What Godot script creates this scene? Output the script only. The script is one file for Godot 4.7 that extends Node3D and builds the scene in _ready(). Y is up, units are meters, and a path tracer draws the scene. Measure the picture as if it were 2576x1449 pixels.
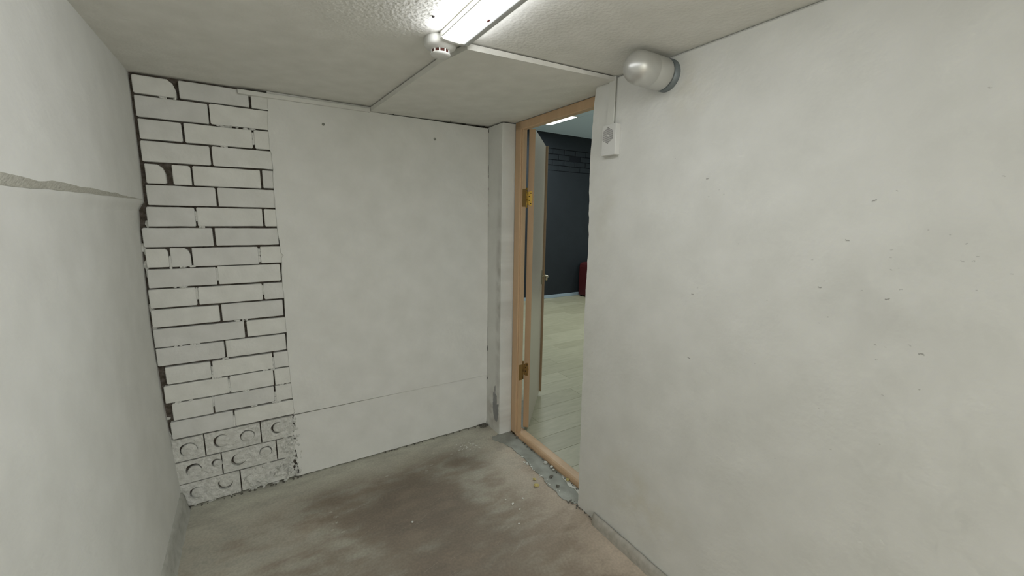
extends Node3D
# A bare plastered back room with a stripped brick pier, a strip lamp and an open door to a dark hall.
# x runs along the brick wall (left corner at 0), y is up, z comes from the brick wall towards the viewer.

const W := 1.8406      # the plane of the right wall
const H := 2.2         # the underside of the ceiling slab
const ROOM_END := 7.9
const HALL_H := 3.13
const HALL_Z := -3.8   # the navy wall of the hall
var rng := RandomNumberGenerator.new()
var M := {}
var used := {}


func _ready() -> void:
	rng.seed = 4711
	camera_and_light()
	make_materials()
	build_floor()
	build_ceiling()
	build_wall_back()
	build_wall_left()
	build_wall_right()
	build_wall_behind()
	build_hall()
	build_door()
	build_baseboards()
	var words := ["long white glowing strip lamp over the doorway end of the room, behind the smoke detector", "added unseen fill lamp at the rear of the room, left one of the nearer pair", "added unseen fill lamp at the rear of the room, right one of the nearer pair", "added unseen fill lamp by the rear wall, left one of the far pair", "added unseen fill lamp by the rear wall, right one of the far pair"]
	for k in STRIPS.size():
		build_lamp(STRIPS[k].x, STRIPS[k].y, words[k])
	build_detector()
	build_duct()
	build_speaker_box()
	build_debris()


# ------------------------------------------------------------------ camera, light
func camera_and_light() -> void:
	var cam := Camera3D.new()
	cam.name = "camera"
	cam.fov = 2.0 * rad_to_deg(atan(724.5 / 1030.15))
	cam.near = 0.02
	cam.far = 60.0
	cam.transform = Transform3D(Basis.from_euler(Vector3(-0.1714, -0.5594, 0.0158), EULER_ORDER_YXZ), Vector3(0.428, 1.5785, 2.5913))
	add_child(cam)
	cam.current = true
	var env := Environment.new()
	env.background_mode = Environment.BG_COLOR
	env.background_color = Color(0.02, 0.02, 0.022)
	env.tonemap_mode = Environment.TONE_MAPPER_LINEAR
	env.tonemap_exposure = 1.0
	env.sdfgi_enabled = true
	env.ssao_enabled = true
	env.ssil_enabled = true
	var we := WorldEnvironment.new()
	we.name = "world_environment"
	we.environment = env
	add_child(we)
	# light under and left of each strip lamp; the rear four are added fill
	for k in STRIPS.size():
		var x: float = STRIPS[k].x
		var z: float = STRIPS[k].y + 0.611
		area_light("strip_lamp_down", Vector3(x - 0.01, 2.1715, z), Vector3(0, -1, 0), Vector2(0.075, 1.18), TUBE, LAMP_DOWN[k])
		area_light("strip_lamp_side", Vector3(x - 0.058, 2.1885, z), Vector3(-1, 0, 0), Vector2(0.018, 1.18), TUBE, LAMP_LEFT[k])
		area_light("strip_lamp_side", Vector3(x + 0.0555, 2.1765, z), Vector3(1, -0.45, 0), Vector2(0.005, 1.18), TUBE, LAMP_RIGHT_FILL[k])  # added fill hidden behind the opaque rail, brightens the ceiling to the right
	# the hall's ceiling panels: one in view, two unseen ones added for its brightness
	for p in HALL_PANELS:
		area_light("hall_panel", Vector3(p.x, HALL_H - 0.03, p.y), Vector3(0, -1, 0), Vector2(0.62, 0.62), Color(0.965, 1.0, 1.0), HALL_POWER)


const STRIPS: Array[Vector2] = [Vector2(1.074, 1.160), Vector2(0.50, 5.0), Vector2(1.30, 5.0), Vector2(0.50, 6.4), Vector2(1.30, 6.4)] # x and near end: the lamp in view and four unseen ones added to brighten the back wall
const TUBE := Color(0.972, 0.98, 1.0)
const LAMP_DOWN: Array[float] = [0.35, 1.8, 1.8, 1.8, 1.8]
const LAMP_LEFT: Array[float] = [0.42, 0.67, 0.67, 0.67, 0.67]
const LAMP_RIGHT_FILL: Array[float] = [0.09, 0.67, 0.67, 0.67, 0.67]
const LAMP_GLOW := 1.6
const PANEL_GLOW := 2.5
const HALL_POWER := 3.4
const HALL_PANELS: Array[Vector2] = [Vector2(4.47, -2.89), Vector2(4.47, -0.6), Vector2(6.9, -0.6)]


func area_light(called: String, at: Vector3, towards: Vector3, size: Vector2, tint: Color, energy: float) -> void:
	var l := AreaLight3D.new()
	l.name = called
	l.area_size = size
	l.light_energy = energy
	l.light_color = tint
	l.shadow_enabled = true
	l.set("area_range", 12.0)
	l.set("area_attenuation", 2.0)
	var z := -towards.normalized()
	var y := Vector3(0, 0, 1)
	var x := y.cross(z).normalized()
	l.transform = Transform3D(Basis(x, z.cross(x), z), at)
	add_child(l, true)


# ------------------------------------------------------------------ materials
func noise_image(freq: float, oct: int, sd: int, side := 512, kind := FastNoiseLite.TYPE_SIMPLEX_SMOOTH) -> Image:
	var n := FastNoiseLite.new()
	n.noise_type = kind
	n.frequency = freq
	n.fractal_octaves = oct
	n.seed = sd
	return n.get_seamless_image(side, side, false, false, 0.2)


func ramp_image(src: Image, dark: Color, light: Color) -> ImageTexture:
	var im := Image.create(src.get_width(), src.get_height(), false, Image.FORMAT_RGB8)
	for y in src.get_height():
		for x in src.get_width():
			im.set_pixel(x, y, dark.lerp(light, src.get_pixel(x, y).r))
	return ImageTexture.create_from_image(im)


func plain(c: Color, rough := 0.9, metal := 0.0) -> StandardMaterial3D:
	var m := StandardMaterial3D.new()
	m.albedo_color = c
	m.roughness = rough
	m.metallic = metal
	return m


func tri_mat(c: Color, spread: float, scale: float, tone: Image, relief: Image, relief_cm: float, rough := 0.92) -> StandardMaterial3D:
	var m := plain(Color.WHITE, rough)
	m.albedo_texture = ramp_image(tone, Color(c.r - spread, c.g - spread, c.b - spread * 1.15), Color(c.r + spread, c.g + spread, c.b + spread))
	m.uv1_triplanar = true
	m.uv1_world_triplanar = true
	m.uv1_scale = Vector3.ONE * scale
	if relief_cm > 0.0:
		m.heightmap_enabled = true
		m.heightmap_texture = ImageTexture.create_from_image(relief)
		m.heightmap_scale = relief_cm
	return m


func wood(c: Color, c2: Color, scale: Vector3, rough := 0.45, sd := 5) -> StandardMaterial3D:
	var n := FastNoiseLite.new()
	n.noise_type = FastNoiseLite.TYPE_SIMPLEX_SMOOTH
	n.frequency = 0.012
	n.fractal_octaves = 4
	n.seed = sd
	var im := n.get_seamless_image(256, 256, false, false, 0.2)
	var m := plain(Color.WHITE, rough)
	m.albedo_texture = ramp_image(im, c, c2)
	m.uv1_triplanar = true
	m.uv1_scale = scale
	return m


func make_materials() -> void:
	var fine := noise_image(0.05, 4, 3)
	var tone := noise_image(0.008, 4, 11)
	var peel := noise_image(0.06, 3, 23)
	M.plaster = tri_mat(Color(0.885, 0.885, 0.86), 0.02, 1.1, tone, fine, 0.10)
	M.ceiling = tri_mat(Color(0.905, 0.90, 0.87), 0.022, 1.6, tone, peel, 0.11)
	M.brick = []
	for k in 4:
		var s := 0.012 * (k - 1.5)
		M.brick.append(tri_mat(Color(0.87 + s, 0.87 + s, 0.845 + s * 0.8), 0.025, 1.7 + 0.13 * k, tone, fine, 0.09))
	M.rough_block = tri_mat(Color(0.83, 0.83, 0.805), 0.07, 2.6, noise_image(0.02, 5, 8), noise_image(0.03, 5, 77), 0.6)
	M.mortar = tri_mat(Color(0.36, 0.33, 0.30), 0.10, 2.3, noise_image(0.03, 4, 31), noise_image(0.04, 4, 32), 0.5)
	M.gap = plain(Color(0.20, 0.17, 0.15), 1.0)
	M.cement = tri_mat(Color(0.615, 0.62, 0.59), 0.07, 1.9, tone, fine, 0.12)
	M.cement_bare = tri_mat(Color(0.58, 0.58, 0.575), 0.03, 2.9, tone, fine, 0.10)
	M.bead = tri_mat(Color(0.72, 0.72, 0.69), 0.06, 2.1, noise_image(0.015, 4, 18), fine, 0.2)
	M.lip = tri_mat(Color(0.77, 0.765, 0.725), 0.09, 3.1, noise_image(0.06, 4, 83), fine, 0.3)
	M.board_paint = tri_mat(Color(0.69, 0.675, 0.635), 0.06, 2.4, noise_image(0.02, 4, 57), fine, 0.15, 0.7)
	M.white_plastic = plain(Color(0.88, 0.88, 0.86), 0.38)
	M.trim_paint = tri_mat(Color(0.87, 0.87, 0.84), 0.015, 1.4, tone, fine, 0.03, 0.6)
	M.rail = plain(Color(0.80, 0.81, 0.80), 0.4)
	M.frame = wood(Color(0.785, 0.66, 0.515), Color(0.83, 0.705, 0.56), Vector3(6, 0.7, 6), 0.42)
	M.sill = wood(Color(0.75, 0.62, 0.48), Color(0.86, 0.735, 0.60), Vector3(5, 5, 1.2), 0.5, 9)
	M.leaf = plain(Color(0.74, 0.70, 0.63), 0.30)
	M.edge_band = wood(Color(0.70, 0.58, 0.45), Color(0.76, 0.64, 0.51), Vector3(6, 0.7, 6), 0.45)
	M.brass = plain(Color(0.80, 0.66, 0.33), 0.32, 0.9)
	M.brass_dull = plain(Color(0.60, 0.47, 0.27), 0.5, 0.6)
	M.nickel = plain(Color(0.70, 0.66, 0.55), 0.3, 0.9)
	M.dark_hole = plain(Color(0.10, 0.075, 0.06), 0.9)
	M.slot = plain(Color(0.34, 0.17, 0.13), 0.8)
	M.zinc = plain(Color(0.50, 0.53, 0.54), 0.45, 0.55)
	M.duct = plain(Color(0.80, 0.80, 0.78), 0.34, 0.6)
	M.navy = tri_mat(Color(0.10, 0.125, 0.145), 0.010, 0.7, tone, fine, 0.10, 0.7)
	M.navy_gap = plain(Color(0.06, 0.075, 0.10), 1.0)
	M.hall_ceiling = plain(Color(0.85, 0.915, 0.955), 0.9)
	M.hall_skirting = plain(Color(0.62, 0.68, 0.72), 0.5)
	M.hall_wall = plain(Color(0.85, 0.86, 0.85), 0.9)
	M.red = plain(Color(0.28, 0.065, 0.08), 0.6)
	M.planks = []
	for k in 4:
		var s := 0.014 * (k - 1.5)
		M.planks.append(wood(Color(0.63 + s, 0.615 + s, 0.515 + s), Color(0.69 + s, 0.67 + s, 0.57 + s), Vector3(0.9, 6, 7), 0.42, 40 + k))
	var glow := plain(Color(0.95, 0.95, 0.93), 0.4)
	glow.emission_enabled = true
	glow.emission = TUBE
	glow.emission_energy_multiplier = LAMP_GLOW
	M.lamp_glow = glow
	var pg := plain(Color(0.95, 0.95, 0.95), 0.4)
	pg.emission_enabled = true
	pg.emission = Color(0.96, 1.0, 1.0)
	pg.emission_energy_multiplier = PANEL_GLOW
	M.panel_glow = pg
	M.chip_white = tri_mat(Color(0.86, 0.86, 0.83), 0.04, 9.0, tone, fine, 0.1)
	M.chip_grey = tri_mat(Color(0.42, 0.41, 0.38), 0.08, 9.0, tone, fine, 0.1)
	M.foam = tri_mat(Color(0.80, 0.74, 0.50), 0.08, 12.0, noise_image(0.05, 4, 61), fine, 0.2)
	M.right_wall = M.plaster.duplicate()
	M.right_wall.detail_enabled = true
	M.right_wall.detail_uv_layer = BaseMaterial3D.DETAIL_UV_2
	M.right_wall.detail_blend_mode = BaseMaterial3D.BLEND_MODE_MIX
	M.right_wall.detail_albedo = ImageTexture.create_from_image(nick_image())
	make_floor_material()


# nicks with painted lit edges, scuffs and stains of the right wall: u = z / 2.6, v = 1 - y / 2.6
func nick_image() -> Image:
	var n := 1536
	var im := Image.create(n, n, false, Image.FORMAT_RGBA8)
	im.fill(Color(0.62, 0.62, 0.58, 0.0))
	var stain := func(z: float, y: float, rz: float, ry: float, c: Color, a: float):
		var nz := FastNoiseLite.new()
		nz.seed = int(z * 1000)
		nz.frequency = 0.012
		nz.fractal_octaves = 5
		var cx := z / 2.6 * n
		var cy := (1.0 - y / 2.6) * n
		var px := int(rz / 2.6 * n)
		var py := int(ry / 2.6 * n)
		for j in range(-py, py):
			for i in range(-px, px):
				var d := Vector2(float(i) / px, float(j) / py).length()
				var w: float = clampf((1.0 - d) * 1.3, 0.0, 1.0) * clampf(0.6 + nz.get_noise_2d(cx + i, cy + j) * 1.0, 0.0, 1.0) * a
				var x := int(cx) + i
				var y2 := int(cy) + j
				if w > 0.004 and x >= 0 and y2 >= 0 and x < n and y2 < n:
					im.set_pixel(x, y2, Color(c.r, c.g, c.b, maxf(w, im.get_pixel(x, y2).a)))
	stain.call(2.20, 1.36, 0.20, 0.17, Color(0.70, 0.70, 0.67), 0.22)
	stain.call(1.45, 0.30, 0.32, 0.22, Color(0.80, 0.77, 0.66), 0.30)
	stain.call(1.15, 1.60, 0.09, 0.25, Color(0.78, 0.77, 0.70), 0.3)
	stain.call(1.55, 2.05, 0.12, 0.16, Color(0.80, 0.78, 0.69), 0.3)
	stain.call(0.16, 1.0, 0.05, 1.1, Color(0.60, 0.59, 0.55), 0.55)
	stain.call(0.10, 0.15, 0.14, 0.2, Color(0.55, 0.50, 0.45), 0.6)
	var marks := [[1.658, 1.726, 9], [1.709, 1.684, 7], [1.671, 1.662, 7], [1.729, 1.669, 4], [2.147, 1.636, 8], [2.102, 1.53, 9], [2.203, 1.509, 7], [2.204, 1.489, 5], [2.027, 1.466, 5], [2.208, 1.459, 7],
		[2.225, 1.464, 4], [2.053, 1.388, 8], [2.065, 1.407, 5], [2.154, 1.392, 7], [2.333, 1.493, 5], [2.351, 1.495, 6], [2.357, 1.506, 4], [2.411, 1.473, 5], [1.661, 1.323, 7], [1.64, 1.297, 8], [1.698, 1.299, 7],
		[2.203, 1.252, 6], [2.224, 1.25, 5], [2.27, 1.268, 7], [2.291, 1.252, 8], [2.21, 1.21, 5], [1.649, 1.045, 9], [2.21, 1.379, 9], [2.235, 1.408, 6], [2.087, 1.303, 4], [2.067, 1.28, 4], [2.305, 1.553, 4],
		[2.335, 1.533, 5], [2.367, 1.427, 4], [2.303, 1.161, 5], [2.237, 1.117, 5], [2.266, 1.564, 4], [2.194, 1.661, 4], [2.37, 1.684, 4], [1.914, 1.321, 4], [2.141, 0.909, 6], [1.515, 1.812, 6], [2.321, 1.88, 6], [1.115, 0.909, 10],
		[0.049, 1.888, 6], [0.055, 1.6, 6], [0.056, 0.611, 6], [2.0, 0.8, 4], [1.9, 1.1, 3], [2.1, 1.02, 4], [1.75, 0.62, 3], [1.8, 1.5, 3], [2.25, 0.98, 3]]
	for m in marks:
		var p := Vector2(m[0] / 2.6 * n, (1.0 - m[1] / 2.6) * n)
		var steep: bool = m[0] < 0.1 or absf(m[0] - 1.115) < 0.01
		var ang := rng.randf_range(-0.5, 0.25) + (1.3 if steep else 0.0)
		var step := Vector2(cos(ang), sin(ang)) * 0.5
		for k in int(m[2] * (1.5 if m[2] > 7 else 1.0)):
			p += step + Vector2(rng.randf_range(-0.3, 0.3), rng.randf_range(-0.35, 0.35))
			var a := 0.7 if m[2] > 7 else 0.38
			im.set_pixelv(Vector2i(p), Color(0.33, 0.32, 0.28, a))
			if m[2] > 7:
				im.set_pixelv(Vector2i(p) + Vector2i(0, 1), Color(0.40, 0.39, 0.35, a * 0.7))
				im.set_pixelv(Vector2i(p) + Vector2i(0, 2), Color(0.90, 0.90, 0.87, 0.4))  # pale pixel paints the light on the lower edge of the nick
	return im


# worn concrete: u = x / 2, v = z / 2
func make_floor_material() -> void:
	var nx := 1024
	var col := Image.create(nx, nx, false, Image.FORMAT_RGB8)
	var big := FastNoiseLite.new()
	big.seed = 5
	big.frequency = 1.6
	big.fractal_octaves = 5
	var med := FastNoiseLite.new()
	med.seed = 9
	med.frequency = 7.0
	med.fractal_octaves = 5
	var grain := FastNoiseLite.new()
	grain.seed = 19
	grain.frequency = 60.0
	grain.fractal_octaves = 3
	var blobs := [ # x, z, radius x, radius z, weight: where the concrete is dark and brown
		[1.12, 0.62, 0.44, 0.46, 1.0], [1.22, 1.15, 0.50, 0.55, 1.0], [0.62, 0.95, 0.40, 0.35, 0.7], [1.40, 0.42, 0.26, 0.22, 0.75], [0.75, 0.30, 0.42, 0.17, 0.55], [0.30, 0.40, 0.25, 0.25, 0.25], [1.0, 1.7, 0.7, 0.5, 0.9]]
	var light := Color(0.745, 0.73, 0.67)
	var dark := Color(0.505, 0.462, 0.408)
	var pink := Color(0.775, 0.71, 0.635)
	var green := Color(0.75, 0.75, 0.69)
	for j in nx:
		for i in nx:
			var x := 2.0 * i / nx
			var z := 2.0 * j / nx
			var b := big.get_noise_2d(x, z)
			var m := med.get_noise_2d(x * 0.55 - z * 0.15, z * 1.3)
			var g := grain.get_noise_2d(x, z)
			var k := 0.0
			for q in blobs:
				var dx: float = (x - q[0]) / q[2]
				var dz: float = (z - q[1]) / q[3]
				k = maxf(k, q[4] * clampf(1.35 - sqrt(dx * dx + dz * dz) * 0.9, 0.0, 1.0))
			k = clampf(k + b * 0.45 + m * 0.5, 0.0, 1.0)
			k = k * k * (3.0 - 2.0 * k)
			var c := light.lerp(dark, k)
			var to_right := clampf((x - 1.25) * 1.8 + (z - 1.0) * 0.7 + b * 0.4, 0.0, 1.0)
			c = c.lerp(pink, to_right * (1.0 - k * 0.7) * 0.8)
			c = c.lerp(green, clampf(1.0 - z * 4.0 + m * 0.8, 0.0, 1.0) * 0.7)
			c = c.lerp(Color(0.66, 0.59, 0.52), clampf(b * 1.6 - 0.35 + m * 0.4, 0.0, 0.5) * (1.0 - k))
			var t := 1.0 + g * 0.07 + m * 0.13
			col.set_pixel(i, j, Color(c.r * t, c.g * t, c.b * t))
	# paint spots, scrapes and lighter smears
	var white := Color(0.88, 0.87, 0.82)
	for s in [[0.677, 0.472, 7], [0.664, 0.515, 8], [1.565, 0.251, 9], [1.60, 0.22, 6], [1.34, 0.17, 7], [1.44, 0.24, 5], [0.69, 0.60, 4], [0.645, 0.56, 4], [0.75, 0.95, 4], [1.28, 0.29, 5], [1.23, 0.33, 4], [0.66, 0.42, 4], [1.0, 0.26, 5]]:
		for k in int(s[2]) * 9:
			var a := rng.randf() * TAU
			var r: float = sqrt(rng.randf()) * s[2] * 0.75
			var p := Vector2i(int(s[0] / 2.0 * nx + cos(a) * r * 1.4), int(s[1] / 2.0 * nx + sin(a) * r * 0.8))
			if p.x > 0 and p.y > 0 and p.x < nx and p.y < nx:
				col.set_pixelv(p, col.get_pixelv(p).lerp(white, 0.4))
	for k in 130:
		var p := Vector2(rng.randf_range(0.1, 1.75), rng.randf_range(0.05, 1.2)) / 2.0 * nx
		var d := Vector2(1.0, rng.randf_range(-0.55, -0.1)).normalized()
		for q in rng.randi_range(6, 55):
			p += d + Vector2(0, rng.randf_range(-0.45, 0.45))
			if p.x > 1 and p.y > 1 and p.x < nx - 1 and p.y < nx - 1 and rng.randf() < 0.7:
				col.set_pixelv(Vector2i(p), col.get_pixelv(Vector2i(p)).lerp(white if k % 3 else dark, 0.22))
	for s in [[0.35, 0.47, 0.62, 0.40], [0.72, 0.47, 0.86, 0.44], [1.18, 0.26, 1.36, 0.20], [1.5, 0.33, 1.64, 0.24]]:
		for k in 160:
			var t := rng.randf()
			var p := Vector2i(Vector2(lerpf(s[0], s[2], t), lerpf(s[1], s[3], t) + rng.randf_range(-0.006, 0.006)) / 2.0 * nx)
			col.set_pixelv(p, col.get_pixelv(p).lerp(white, 0.3))
	var m := plain(Color.WHITE, 0.8)
	m.albedo_texture = ImageTexture.create_from_image(col)
	m.texture_repeat = false
	m.heightmap_enabled = true
	m.heightmap_texture = ImageTexture.create_from_image(noise_image(0.02, 6, 91, 1024))
	m.heightmap_scale = 0.25
	M.floor = m


# ------------------------------------------------------------------ nodes
func numbered(called: String) -> String:
	var k: int = used.get(called, -1) + 1
	used[called] = k
	return called if k == 0 else "%s_%03d" % [called, k]


func tag(o: Node3D, label: String, category: String, group := "", kind := "") -> Node3D:
	o.set_meta("label", label)
	o.set_meta("category", category)
	if group != "":
		o.set_meta("group", group)
	if kind != "":
		o.set_meta("kind", kind)
	return o


func thing(called: String, at: Vector3, label: String, category: String, group := "", kind := "") -> Node3D:
	var o := Node3D.new()
	o.name = numbered(called)
	o.position = at
	add_child(o, true)
	return tag(o, label, category, group, kind)


# commits the builder as one named mesh; geometry is given in world axes and moved under its parent's base
func obj(called: String, st: SurfaceTool, mat: Material, parent: Node3D, smooth := false, label := "") -> MeshInstance3D:
	st.generate_normals()
	var o := MeshInstance3D.new()
	o.name = called
	o.mesh = st.commit()
	o.material_override = null
	for s in o.mesh.get_surface_count():
		o.mesh.surface_set_material(s, mat)
	parent.add_child(o, true)
	var base := Transform3D()
	var p: Node = parent
	while p is Node3D and p != self:
		base = (p as Node3D).transform * base
		p = p.get_parent()
	o.transform = base.affine_inverse()
	if label != "":
		o.set_meta("label", label)
	return o


func mb(smooth := false) -> SurfaceTool:
	var st := SurfaceTool.new()
	st.begin(Mesh.PRIMITIVE_TRIANGLES)
	st.set_smooth_group(0 if smooth else -1)
	return st


# ------------------------------------------------------------------ shapes
func tri(st: SurfaceTool, a: Vector3, b: Vector3, c: Vector3, out: Vector3, uvs := false) -> void:
	var pts := [a, b, c] if (b - a).cross(c - a).dot(out) < 0.0 else [a, c, b]
	for p in pts:
		if uvs:
			st.set_uv(Vector2(p.x * 0.5, p.z * 0.5))
			st.set_uv2(Vector2(p.z / 2.6, 1.0 - p.y / 2.6))
		st.add_vertex(p)


func quad(st: SurfaceTool, a: Vector3, b: Vector3, c: Vector3, d: Vector3, out: Vector3, uvs := false) -> void:
	tri(st, a, b, c, out, uvs)
	tri(st, a, c, d, out, uvs)


func box(st: SurfaceTool, lo: Vector3, hi: Vector3, bev := 0.0, t := Transform3D()) -> void:
	var c := (lo + hi) * 0.5
	var h := (hi - lo) * 0.5
	bev = minf(bev, minf(h.x, minf(h.y, h.z)) * 0.95)
	var i := h - Vector3.ONE * bev
	for ax in 3:
		var u := (ax + 1) % 3
		var v := (ax + 2) % 3
		for s in [-1.0, 1.0]:
			var out := Vector3.ZERO
			out[ax] = s
			var p := []
			for q in [[-1, -1], [1, -1], [1, 1], [-1, 1]]:
				var w := Vector3.ZERO
				w[ax] = s * h[ax]
				w[u] = q[0] * i[u]
				w[v] = q[1] * i[v]
				p.append(t * (c + w))
			quad(st, p[0], p[1], p[2], p[3], t.basis * out)
			if bev <= 0.0:
				continue
			for s2 in [-1.0, 1.0]: # the chamfer between +-ax and +-u
				var e := []
				for q in [[0, -1.0], [0, 1.0], [1, 1.0], [1, -1.0]]:
					var w := Vector3.ZERO
					w[ax] = s * (h[ax] if q[0] == 0 else i[ax])
					w[u] = s2 * (i[u] if q[0] == 0 else h[u])
					w[v] = q[1] * i[v]
					e.append(t * (c + w))
				var o2 := Vector3.ZERO
				o2[ax] = s
				o2[u] = s2
				quad(st, e[0], e[1], e[2], e[3], t.basis * o2)
	if bev > 0.0:
		for sx in [-1.0, 1.0]:
			for sy in [-1.0, 1.0]:
				for sz in [-1.0, 1.0]:
					var s := Vector3(sx, sy, sz)
					tri(st, t * (c + s * Vector3(h.x, i.y, i.z)), t * (c + s * Vector3(i.x, h.y, i.z)), t * (c + s * Vector3(i.x, i.y, h.z)), t.basis * s)


# outline in the plane of t (x, y), front at z = front, back at z = back, edge chamfered by bev
func plate(st: SurfaceTool, poly: PackedVector2Array, t: Transform3D, front: float, back: float, bev := 0.0, uvs := false, closed := false) -> void:
	if not Geometry2D.is_polygon_clockwise(poly):
		poly.reverse()
	poly.reverse()
	var n := poly.size()
	var inner := PackedVector2Array()
	for k in n:
		var a := poly[(k + n - 1) % n]
		var b := poly[k]
		var c := poly[(k + 1) % n]
		var n1 := (b - a).normalized().rotated(PI / 2)
		var n2 := (c - b).normalized().rotated(PI / 2)
		var d := n1 + n2
		var off := d / maxf(d.length_squared() * 0.5, 0.4) * bev
		inner.append(b + off)
	if bev > 0.0 and Geometry2D.triangulate_polygon(inner).is_empty():
		inner = poly.duplicate()
	var idx := Geometry2D.triangulate_polygon(inner)
	var nf := t.basis.z
	for k in range(0, idx.size(), 3):
		tri(st, t * Vector3(inner[idx[k]].x, inner[idx[k]].y, front), t * Vector3(inner[idx[k + 1]].x, inner[idx[k + 1]].y, front), t * Vector3(inner[idx[k + 2]].x, inner[idx[k + 2]].y, front), nf * signf(front - back), uvs)
	if closed:
		idx = Geometry2D.triangulate_polygon(poly)
		for k in range(0, idx.size(), 3):
			tri(st, t * Vector3(poly[idx[k]].x, poly[idx[k]].y, back), t * Vector3(poly[idx[k + 1]].x, poly[idx[k + 1]].y, back), t * Vector3(poly[idx[k + 2]].x, poly[idx[k + 2]].y, back), nf * signf(back - front), uvs)
	var lip := front - signf(front - back) * bev
	for k in n:
		var a := poly[k]
		var b := poly[(k + 1) % n]
		var e := (b - a).normalized().rotated(-PI / 2)
		var out := t.basis * Vector3(e.x, e.y, 0)
		if bev > 0.0:
			quad(st, t * Vector3(inner[k].x, inner[k].y, front), t * Vector3(inner[(k + 1) % n].x, inner[(k + 1) % n].y, front), t * Vector3(b.x, b.y, lip), t * Vector3(a.x, a.y, lip), out + nf * signf(front - back), uvs)
		quad(st, t * Vector3(a.x, a.y, lip), t * Vector3(b.x, b.y, lip), t * Vector3(b.x, b.y, back), t * Vector3(a.x, a.y, back), out, uvs)


# profile of (radius, height) turned round the y axis of t
func lathe(st: SurfaceTool, prof: Array, t: Transform3D, seg := 32, from := 0.0, to := TAU) -> void:
	for k in seg:
		var a := lerpf(from, to, float(k) / seg)
		var b := lerpf(from, to, float(k + 1) / seg)
		var m := (a + b) * 0.5
		for j in prof.size() - 1:
			var p: Vector2 = prof[j]
			var q: Vector2 = prof[j + 1]
			var d := (q - p)
			var out := t.basis * Vector3(cos(m) * d.y, -d.x, sin(m) * d.y)
			var pa := t * Vector3(cos(a) * p.x, p.y, sin(a) * p.x)
			var pb := t * Vector3(cos(b) * p.x, p.y, sin(b) * p.x)
			var qa := t * Vector3(cos(a) * q.x, q.y, sin(a) * q.x)
			var qb := t * Vector3(cos(b) * q.x, q.y, sin(b) * q.x)
			if q.x > 1e-5:
				tri(st, pa, qa, qb, out)
			if p.x > 1e-5:
				tri(st, pa, qb, pb, out)


# a profile in the plane across an axis, drawn along it: points are (a, b) in (u, v), closed, with end caps
func extrude(st: SurfaceTool, prof: PackedVector2Array, origin: Vector3, u: Vector3, v: Vector3, along: Vector3) -> void:
	var t := Transform3D(Basis(u, v, along), origin)
	plate(st, prof, t, 1.0, 0.0, 0.0, false, true)


func lump(st: SurfaceTool, at: Vector3, size: Vector3, rough := 0.25) -> void:
	var rows := 4
	var seg := 7
	var grid := []
	var turn := Basis(Vector3.UP, rng.randf() * TAU)
	for j in rows + 1:
		var row := []
		for k in seg:
			var th := PI * j / rows
			var ph := TAU * k / seg
			var r := 1.0 + rng.randf_range(-rough, rough)
			if j == 0 or j == rows:
				r = 0.9
			row.append(at + turn * (Vector3(sin(th) * cos(ph), cos(th), sin(th) * sin(ph)) * r * size))
		grid.append(row)
	for j in rows:
		for k in seg:
			var a: Vector3 = grid[j][k]
			var b: Vector3 = grid[j][(k + 1) % seg]
			var c: Vector3 = grid[j + 1][(k + 1) % seg]
			var d: Vector3 = grid[j + 1][k]
			var out: Vector3 = (a + c) * 0.5 - at
			if j > 0:
				tri(st, a, b, c, out)
			if j < rows - 1:
				tri(st, a, c, d, out)


# points along a line with jitter across it
func ragged(from: Vector2, to: Vector2, step: float, amp: float, ends := true) -> Array:
	var n := maxi(1, int(from.distance_to(to) / step))
	var nrm := (to - from).normalized().rotated(PI / 2)
	var out := []
	for k in n + 1:
		var p := from.lerp(to, float(k) / n)
		if (k > 0 and k < n) or not ends:
			p += nrm * rng.randf_range(-amp, amp)
		out.append(p)
	return out


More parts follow.
